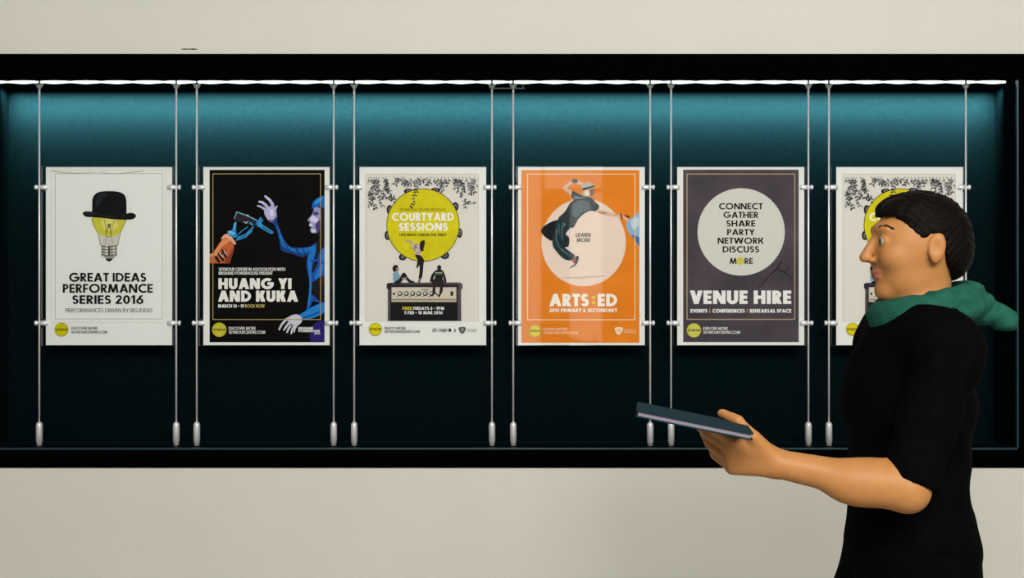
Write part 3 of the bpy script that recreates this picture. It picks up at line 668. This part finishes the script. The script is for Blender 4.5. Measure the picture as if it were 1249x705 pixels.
# ------------------------------------------------------------------ the walking person
VOX = 0.0042
class Field:
    """distance field on a grid; parts are blended in and the surface is drawn as one quad mesh"""
    def __init__(s, lo, hi, vox=VOX):
        s.lo = np.array(lo, np.float32); s.v = vox
        s.n = np.ceil((np.array(hi)-np.array(lo))/vox).astype(int)+1
        s.d = np.full(s.n, 0.2, np.float32)
    def win(s, a, b, pad):
        i0 = np.clip(np.floor((np.minimum(a, b)-pad-s.lo)/s.v).astype(int), 0, s.n-1)
        i1 = np.clip(np.ceil((np.maximum(a, b)+pad-s.lo)/s.v).astype(int)+1, 1, s.n)
        sl = tuple(slice(p, q) for p, q in zip(i0, i1))
        ax = [s.lo[k]+s.v*np.arange(i0[k], i1[k], dtype=np.float32) for k in range(3)]
        return sl, ax[0][:, None, None], ax[1][None, :, None], ax[2][None, None, :]
    def add(s, sl, d, k):
        a = s.d[sl]
        if k > 0:
            h = np.clip(.5+.5*(a-d)/k, 0, 1); s.d[sl] = a*(1-h)+d*h-k*h*(1-h)
        else: s.d[sl] = np.minimum(a, d)
    def cone(s, a, b, ra, rb, k=.02, off=0.0):
        a = np.array(a, np.float32); b = np.array(b, np.float32); ra += off; rb += off
        sl, x, y, z = s.win(a, b, max(ra, rb)+k+.02)
        ab = b-a; L2 = float(ab@ab)
        t = np.clip(((x-a[0])*ab[0]+(y-a[1])*ab[1]+(z-a[2])*ab[2])/L2, 0, 1)
        d = np.sqrt((x-a[0]-t*ab[0])**2+(y-a[1]-t*ab[1])**2+(z-a[2]-t*ab[2])**2)-(ra+(rb-ra)*t)
        s.add(sl, d, k)
    def ell_d(s, c, r, rot=0.0, pad=.03):
        c = np.array(c, np.float32); R = max(r)
        sl, x, y, z = s.win(c, c, R+pad)
        X, Y, Z = x-c[0], y-c[1], z-c[2]
        if rot:
            ca, sa = math.cos(rot), math.sin(rot); X, Z = X*ca+Z*sa, -X*sa+Z*ca
        k0 = np.sqrt((X/r[0])**2+(Y/r[1])**2+(Z/r[2])**2)+1e-6
        k1 = np.sqrt((X/r[0]**2)**2+(Y/r[1]**2)**2+(Z/r[2]**2)**2)+1e-6
        return sl, k0*(k0-1)/k1, x, y, z
    def ball(s, c, r, k=.02, rot=0.0, off=0.0):
        r = tuple(q+off for q in r)
        sl, d, *_ = s.ell_d(c, r, rot, k+.03); s.add(sl, d, k)
    def cut_ball(s, c, r, k=.01, rot=0.0):
        sl, d, *_ = s.ell_d(c, r, rot, k+.03)
        a = s.d[sl]; h = np.clip(.5-.5*(a+d)/k, 0, 1); s.d[sl] = a*(1-h)-d*h+k*h*(1-h)
    def axes(s): return [s.lo[k]+s.v*np.arange(s.n[k], dtype=np.float32) for k in range(3)]
    def keep(s, fn):
        """keep only where fn(x, y, z) <= 0"""
        X, Y, Z = s.axes(); s.d = np.maximum(s.d, fn(X[:, None, None], Y[None, :, None], Z[None, None, :]).astype(np.float32))
    def mesh(s, smooth=2):
        d = s.d; nx, ny, nz = d.shape
        d[0], d[-1], d[:, 0], d[:, -1], d[:, :, 0], d[:, :, -1] = .1, .1, .1, .1, .1, .1
        ins = d < 0
        cnt = np.zeros((nx-1, ny-1, nz-1), np.int8)
        corners = [(i, j, k) for i in (0, 1) for j in (0, 1) for k in (0, 1)]
        for i, j, k in corners: cnt += ins[i:nx-1+i, j:ny-1+j, k:nz-1+k]
        cells = np.argwhere((cnt > 0) & (cnt < 8))
        idx = np.full(cnt.shape, -1, np.int32); idx[tuple(cells.T)] = np.arange(len(cells))
        val = {c: d[cells[:, 0]+c[0], cells[:, 1]+c[1], cells[:, 2]+c[2]] for c in corners}
        acc = np.zeros((len(cells), 3), np.float64); num = np.zeros(len(cells))
        for a in corners:
            for ax in range(3):
                if a[ax]: continue
                b = list(a); b[ax] = 1; b = tuple(b)
                va, vb = val[a], val[b]; m = (va < 0) != (vb < 0)
                t = np.where(m, va/np.where(m, va-vb, 1), 0)
                pt = np.tile(np.array(a, float), (len(cells), 1)); pt[:, ax] = t
                acc[m] += pt[m]; num[m] += 1
        V = s.lo+s.v*(cells+acc/num[:, None])
        faces = []
        for ax in range(3):
            o = [(1, 2), (2, 0), (0, 1)][ax]
            sl0 = [slice(1, -1)]*3; sl0[ax] = slice(0, -1); sl1 = [slice(1, -1)]*3; sl1[ax] = slice(1, None)
            A, B = ins[tuple(sl0)], ins[tuple(sl1)]
            for sgn in (True, False):
                e = np.argwhere((A & ~B) if sgn else (~A & B))
                off = np.ones(3, int); off[ax] = 0; e = e+off
                q = []
                for du, dv in ((0, 0), (1, 0), (1, 1), (0, 1)):
                    c = e.copy(); c[:, o[0]] -= du; c[:, o[1]] -= dv
                    q.append(idx[c[:, 0], c[:, 1], c[:, 2]])
                q = np.stack(q, 1)
                faces.append(q if sgn else q[:, ::-1])
        F = np.concatenate(faces)
        for _ in range(smooth):                          # relax
            a2 = np.zeros_like(V); n2 = np.zeros(len(V))
            for i in range(4):
                j = (i+1) % 4
                np.add.at(a2, F[:, i], V[F[:, j]]); np.add.at(n2, F[:, i], 1)
                np.add.at(a2, F[:, j], V[F[:, i]]); np.add.at(n2, F[:, j], 1)
            V = V*.5+.5*a2/np.maximum(n2, 1)[:, None]
        return V, F
def field_obj(name, f, mats, parent, smooth=2, classify=None):
    V, F = f.mesh(smooth)
    me = bpy.data.meshes.new(name)
    me.vertices.add(len(V)); me.vertices.foreach_set('co', V.astype(np.float32).ravel())
    me.loops.add(F.size); me.loops.foreach_set('vertex_index', F.astype(np.int32).ravel())
    me.polygons.add(len(F)); me.polygons.foreach_set('loop_start', np.arange(0, F.size, 4, dtype=np.int32))
    me.polygons.foreach_set('use_smooth', np.ones(len(F), bool))
    for m in mats: me.materials.append(m)
    if classify is not None:
        me.polygons.foreach_set('material_index', classify(V[F].mean(1)).astype(np.int32))
    me.update(calc_edges=True); me.validate()
    o = bpy.data.objects.new(name, me); COL.objects.link(o); o.parent = parent
    return o

SKIN = mat('skin', (0.47, 0.20, 0.058, 1), 0.5, 0, 0.3, noise=((0.52, 0.23, 0.072, 1), 25, 4))
LIP = mat('lips', (0.42, 0.13, 0.08, 1), 0.45)
BROW = mat('brow_hair', (0.012, 0.009, 0.007, 1), 0.7)
BLACK = mat('black_cotton', (0.0018, 0.0018, 0.002, 1), 0.9, 0, 0.02, noise=((0.0028, 0.0028, 0.003, 1), 60, 4), bump=(300, .2, .002))
JEANS = mat('black_trousers', (0.0016, 0.0016, 0.0018, 1), 0.9, 0, 0.02, noise=((0.0024, 0.0024, 0.0026, 1), 90, 4))
HAIR = mat('dark_hair', (0.003, 0.0022, 0.002, 1), 0.6, 0, 0.06, noise=((0.006, 0.0042, 0.0035, 1), 160, 5), bump=(240, .3, .003))
GREEN = mat('green_wool', (0.012, 0.085, 0.055, 1), 0.9, 0, 0.1, noise=((0.02, 0.12, 0.08, 1), 45, 5), bump=(200, .5, .004))
TEAL = mat('teal_cover', (0.002, 0.026, 0.038, 1), 0.7, 0, 0.1)
SHOE = mat('black_leather', (0.008, 0.008, 0.008, 1), 0.4)

PX, PYD = 0.862, -1.32
person = empty('person', (PX, PYD, 0), 'person in black walking past the posters, green scarf, one forearm held forward with a notebook', 'person')
def arm_pt(px, py, y):                                   # a joint measured in the photo, in the person's own frame
    X, Z = P(px, py, PYD+y); return np.array((X-PX, y, Z))
HEAD = np.array((0.0, 0, 0.0))
def hd(x, y, z): return (x+.022, y, z)
# joints
SH_L, SH_R = (0.012, -.185, 1.372), (0.012, .185, 1.372)
EL_L = tuple(arm_pt(1106, 598, -.235)); WR_L = tuple(arm_pt(950, 566, -.205))
EL_R, WR_R = (0.055, .225, 1.095), (0.035, .215, .85)
HIP_L, KN_L, AN_L = (0.0, -.09, .91), (.07, -.095, .49), (.30, -.095, .175)
HIP_R, KN_R, AN_R = (0.0, .09, .91), (-.19, .095, .51), (-.27, .095, .10)
def torso(f, off=0.0):
    f.ball((0.0, 0, 1.26), (.112, .158, .19), .03, off=off)
    f.ball((-.012, 0, 1.27), (.105, .13, .12), .03, off=off)
    f.ball((0.0, 0, 1.06), (.100, .140, .17), .05, off=off)
    f.ball((.006, 0, .945), (.118, .162, .115), .05, off=off)
    f.cone((.012, -.165, 1.385), (.012, .165, 1.385), .05, .05, .05, off)
    f.cone((.02, 0, 1.44), (.012, -.15, 1.40), .05, .045, .04, off); f.cone((.02, 0, 1.44), (.012, .15, 1.40), .05, .045, .04, off)
def upper_arms(f, off=0.0):
    for s_, e in ((SH_L, EL_L), (SH_R, EL_R)):
        f.ball(s_, (.050, .050, .056), .03, off=off); f.cone(s_, e, .046, .040, .025, off)
def legs(f, off=0.0):
    for h, k, a in ((HIP_L, KN_L, AN_L), (HIP_R, KN_R, AN_R)):
        f.cone(h, k, .085, .058, .05, off); f.cone(k, a, .056, .040, .03, off)
        m = np.array(k)*.68+np.array(a)*.32
        f.ball((m[0]+.014, m[1], m[2]), (.052, .052, .10), .03, off=off)
def feet(f, off=0.0):
    f.cone((AN_R[0]+.02, AN_R[1], .045), (AN_R[0]-.13, AN_R[1], .035), .040, .034, .03, off)
    f.cone((AN_R[0], AN_R[1], .10), (AN_R[0]+.005, AN_R[1], .05), .036, .036, .03, off)
    f.cone((AN_L[0]+.015, AN_L[1], .135), (AN_L[0]-.06, AN_L[1], .045), .040, .036, .03, off)
    f.cone((AN_L[0]-.06, AN_L[1], .045), (AN_L[0]-.13, AN_L[1], .032), .036, .028, .03, off)
def hand(f, W, fwd, inn, up, joints, thumb):
    W = np.array(W); T = lambda q: W+q[0]*fwd+q[1]*inn+q[2]*up
    for ch in joints:
        f.cone(T((.008, 0, ch[0][2]*.4)), T(ch[0]), .017, .0135, .012)
        for (a, b), (ra, rb) in zip(zip(ch, ch[1:]), ((.0105, .0098), (.0096, .0088), (.0088, .0076))): f.cone(T(a), T(b), ra, rb, .003)
    f.cone(T(thumb[0]), T(thumb[1]), .0165, .013, .012)
    for a, b in zip(thumb[1:], thumb[2:]): f.cone(T(a), T(b), .0118, .0095, .004)
    return T
nrm = lambda v: v/np.linalg.norm(v)
body = Field((-.62, -.31, -.005), (.42, .29, 1.735))
torso(body); legs(body); feet(body)
# neck and head
body.cone((.030, 0, 1.38), (.036, 0, 1.53), .056, .050, .025)
body.ball(hd(.010, 0, 1.607), (.094, .075, .095), .02)
body.ball(hd(-.038, 0, 1.570), (.058, .061, .088), .03)
body.ball(hd(-.020, 0, 1.520), (.060, .055, .042), .02, rot=.25)
body.ball(hd(-.072, 0, 1.496), (.022, .026, .022), .015)
body.ball(hd(-.082, 0, 1.625), (.016, .045, .012), .015)
for sg in (-1, 1):
    body.ball(hd(-.066, sg*.036, 1.565), (.026, .022, .022), .02)
    body.cut_ball(hd(-.104, sg*.031, 1.600), (.017, .017, .012), .010)
    body.ball(hd(-.083, sg*.031, 1.600), (.0130, .0150, .0125), .003)
    body.cut_ball(hd(-.100, sg*.032, 1.599), (.012, .013, .0048), .002)
body.cone(hd(-.093, 0, 1.607), hd(-.116, 0, 1.567), .009, .0115, .008)
body.ball(hd(-.103, -.011, 1.561), (.010, .008, .007), .004); body.ball(hd(-.103, .011, 1.561), (.010, .008, .007), .004)
body.ball(hd(-.093, 0, 1.536), (.010, .022, .006), .004); body.ball(hd(-.090, 0, 1.525), (.010, .019, .0065), .003)
for sg in (-1, 1):
    body.ball(hd(.008, sg*.078, 1.583), (.018, .008, .032), .006, rot=-.15)
    body.cut_ball(hd(.004, sg*.0875, 1.588), (.011, .008, .019), .004)
# arms and hands
upper_arms(body)
fw = nrm(np.array(WR_L)-np.array(EL_L))
body.cone(EL_L, WR_L, .040, .028, .02); mid = np.array(EL_L)*.70+np.array(WR_L)*.30
body.ball(tuple(mid), (.075, .041, .043), .03, rot=.15)
inn = np.array((0, 1., 0)); upv = nrm(np.cross(inn, fw)) if np.cross(inn, fw)[2] > 0 else nrm(np.cross(fw, inn))
fing_L = [[(.092, -.014, .026), (.128, .008, .038), (.146, .030, .0415), (.154, .050, .0415)],
          [(.096, .000, .010), (.138, .022, .026), (.152, .048, .036), (.153, .068, .0415)],
          [(.092, .010, -.010), (.130, .036, .008), (.139, .062, .024), (.136, .080, .036)],
          [(.083, .016, -.028), (.114, .040, -.012), (.121, .062, .004), (.119, .076, .018)]]
TL = hand(body, WR_L, fw, inn, upv, fing_L, [(.025, -.006, .018), (.062, -.024, .044), (.096, -.020, .068), (.124, .004, .0745)])
fr = nrm(np.array(WR_R)-np.array(EL_R))
body.cone(EL_R, WR_R, .043, .029, .02)
fing_R = [[(.092, .0, .030), (.132, .004, .036), (.154, .012, .036), (.172, .024, .034)],
          [(.096, .0, .010), (.140, .004, .012), (.164, .014, .012), (.184, .028, .011)],
          [(.092, .0, -.010), (.134, .006, -.012), (.156, .018, -.012), (.172, .032, -.012)],
          [(.084, .0, -.030), (.118, .006, -.034), (.136, .016, -.034), (.148, .028, -.034)]]
ff = nrm(np.array((-1., 0, 0))-np.dot(np.array((-1., 0, 0)), fr)*fr)
hand(body, WR_R, fr, np.array((0, -1., 0)), ff, fing_R, [(.02, .004, .02), (.05, .014, .044), (.08, .022, .052), (.104, .026, .050)])
def paint(c):
    m = np.zeros(len(c), int)
    lips = (c[:, 0] < -.067) & (abs(c[:, 2]-1.5305) < .0105) & (abs(c[:, 1]) < .024); m[lips] = 1
    return m
field_obj('body', body, [SKIN, LIP], person, 2, paint)
for sg in (-1, 1):
    eb = Field((-.09, min(0, sg*.07), 1.60), (.0, max(0, sg*.07), 1.66), .0022)
    q = [hd(-.0925, sg*.014, 1.625), hd(-.089, sg*.026, 1.629), hd(-.082, sg*.038, 1.630), hd(-.071, sg*.050, 1.625)]
    for a, b, ra, rb in zip(q, q[1:], (.0042, .0046, .0042), (.0046, .0042, .0026)): eb.cone(a, b, ra, rb, .004)
    field_obj('eyebrow', eb, [BROW], person, 1)
for sg in (-1, 1):                                        # eyes set in the lids
    bm = bmesh.new(); bmesh.ops.create_uvsphere(bm, u_segments=20, v_segments=14, radius=.0112)
    for f_ in bm.faces:
        c = f_.calc_center_median(); f_.material_index = 0
        r_ = math.hypot(c.y, c.z)
        if c.x < 0 and r_ < .0068: f_.material_index = 1
    e = obj('eye', bm, [mat('eye_white', (.42, .38, .33, 1), .3), mat('iris', (.02, .012, .008, 1), .15)], person, True)
    e.location = (-.0625, sg*.031, 1.600)
# hair: short, dark, over the crown and down to the nape
hair = Field((-.13, -.11, 1.48), (.15, .11, 1.735), .0034)
hair.ball(hd(.011, 0, 1.608), (.0980, .0785, .0985), .0); hair.ball(hd(-.032, 0, 1.664), (.058, .056, .034), .03)
hair.ball(hd(.047, 0, 1.572), (.056, .062, .056), .03)
def hair_keep(x, y, z):
    line = np.interp(x-.018, [-.09, -.062, -.040, -.022, -.016, -.004, .000, .026, .034, .06, .12], [1.656, 1.652, 1.628, 1.610, 1.603, 1.603, 1.614, 1.606, 1.560, 1.520, 1.512])
    wob = .0025*np.sin(x*300+y*120)*np.sin(z*260+y*200)
    return line-z+wob
X_, Y_, Z_ = [a.reshape([-1 if q == k else 1 for q in range(3)]) for k, a in enumerate(hair.axes())]
hair.d += (.0013*np.sin(Z_*330+9*np.sin(X_*45)+Y_*60)+.0007*np.sin(X_*120-Z_*60+6*np.sin(Y_*50))).astype(np.float32)
hair.keep(hair_keep)
field_obj('hair', hair, [HAIR], person, 2)
# shirt with sleeves to the elbow
def wrinkle(f, amp, zs=55, xs=20):
    X, Y, Z = f.axes(); X, Y, Z = X[:, None, None], Y[None, :, None], Z[None, None, :]
    f.d += (amp*np.sin(Z*zs+3*np.sin(X*xs)+Y*9)*np.sin(Y*17+X*23+Z*8)).astype(np.float32)
sh = Field((-.20, -.33, .82), (.20, .33, 1.47), .0055)
torso(sh, .014); upper_arms(sh, .013)
sh.cone((.03, 0, 1.38), (.024, 0, 1.475), .060, .054, .03, .010)
wrinkle(sh, .0035)
el = np.array(EL_L); ua = nrm(el-np.array(SH_L)); er = np.array(EL_R); ub = nrm(er-np.array(SH_R))
def sh_keep(x, y, z):
    hem = .865-z+.006*np.sin(x*30+y*14)
    ca = (x-el[0])*ua[0]+(y-el[1])*ua[1]+(z-el[2])*ua[2]+.012
    cb = (x-er[0])*ub[0]+(y-er[1])*ub[1]+(z-er[2])*ub[2]+.012
    ca = np.where(np.abs(y) > .17, np.where(y < 0, ca, cb), -1)
    neck = z-1.462-.25*np.minimum(x-.03, 0)*-1
    return np.maximum(np.maximum(hem, ca), neck)
sh.keep(sh_keep)
field_obj('shirt', sh, [BLACK], person, 1)
tr = Field((-.37, -.25, .08), (.42, .25, 1.0), .006)
tr.ball((.006, 0, .945), (.118, .162, .115), .05, off=.010); tr.ball((0.0, 0, 1.03), (.100, .140, .12), .05, off=.008)
legs(tr, .016); wrinkle(tr, .004, 42, 26)
tr.keep(lambda x, y, z: np.maximum(z-.98, .125-z+np.where(y < 0, .05, -.01)))
field_obj('trousers', tr, [JEANS], person, 1)
for side_ in (-1, 1):
    sf = Field((-.48, -.17, -.01) if side_ < 0 else (-.48, .02, -.01), (.42, -.02, .26) if side_ < 0 else (.42, .17, .26), .005)
    feet(sf, .010)
    sf.keep(lambda x, y, z: np.maximum(.0-z, z-(.23 if side_ < 0 else .14)))
    field_obj('shoe', sf, [SHOE], person, 1)
# scarf
sc = Field((-.14, -.16, 1.37), (.24, .16, 1.56), .0042)
N = 28
pts = [(.034+.088*math.cos(2*PI*k/N), .088*math.sin(2*PI*k/N), 1.466+.020*math.cos(2*PI*k/N)) for k in range(N+1)]
for a, b in zip(pts, pts[1:]): sc.cone(a, b, .028, .028, .012)
pts = [(.042+.096*math.cos(2*PI*k/N), .092*math.sin(2*PI*k/N), 1.444+.022*math.cos(2*PI*k/N+.4)) for k in range(N+1)]
for a, b in zip(pts, pts[1:]): sc.cone(a, b, .026, .026, .006)
sc.cone((.12, -.02, 1.470), (.185, -.05, 1.435), .034, .024, .02)
wrinkle(sc, .003, 160, 60)
field_obj('scarf', sc, [GREEN], person, 2)['label'] = 'green scarf'
# the notebook in the hand
nb0 = TL((.075, -.002, .0515)); M = Matrix((tuple(fw)+(0,), tuple(inn)+(0,), tuple(upv)+(0,), (0, 0, 0, 1))).transposed()
nb = empty('notebook', Vector(nb0)+person.location, 'thin dark teal notebook held out level in the walking person\'s hand', 'notebook')
nb.rotation_euler = M.to_euler()
LN, WN = .215, .155
bm = bmesh.new(); box(bm, 0, LN, .0, WN, 0, .0022); box(bm, 0, LN, 0, WN, .0108, .013); box(bm, 0, LN, -.0015, .0012, 0, .013)
obj('cover', bm, TEAL, nb)
bm = bmesh.new(); box(bm, .004, LN-.004, .002, WN-.004, .0024, .0106); obj('pages', bm, mat('grey_pages', (.25, .22, .26, 1), .8), nb)
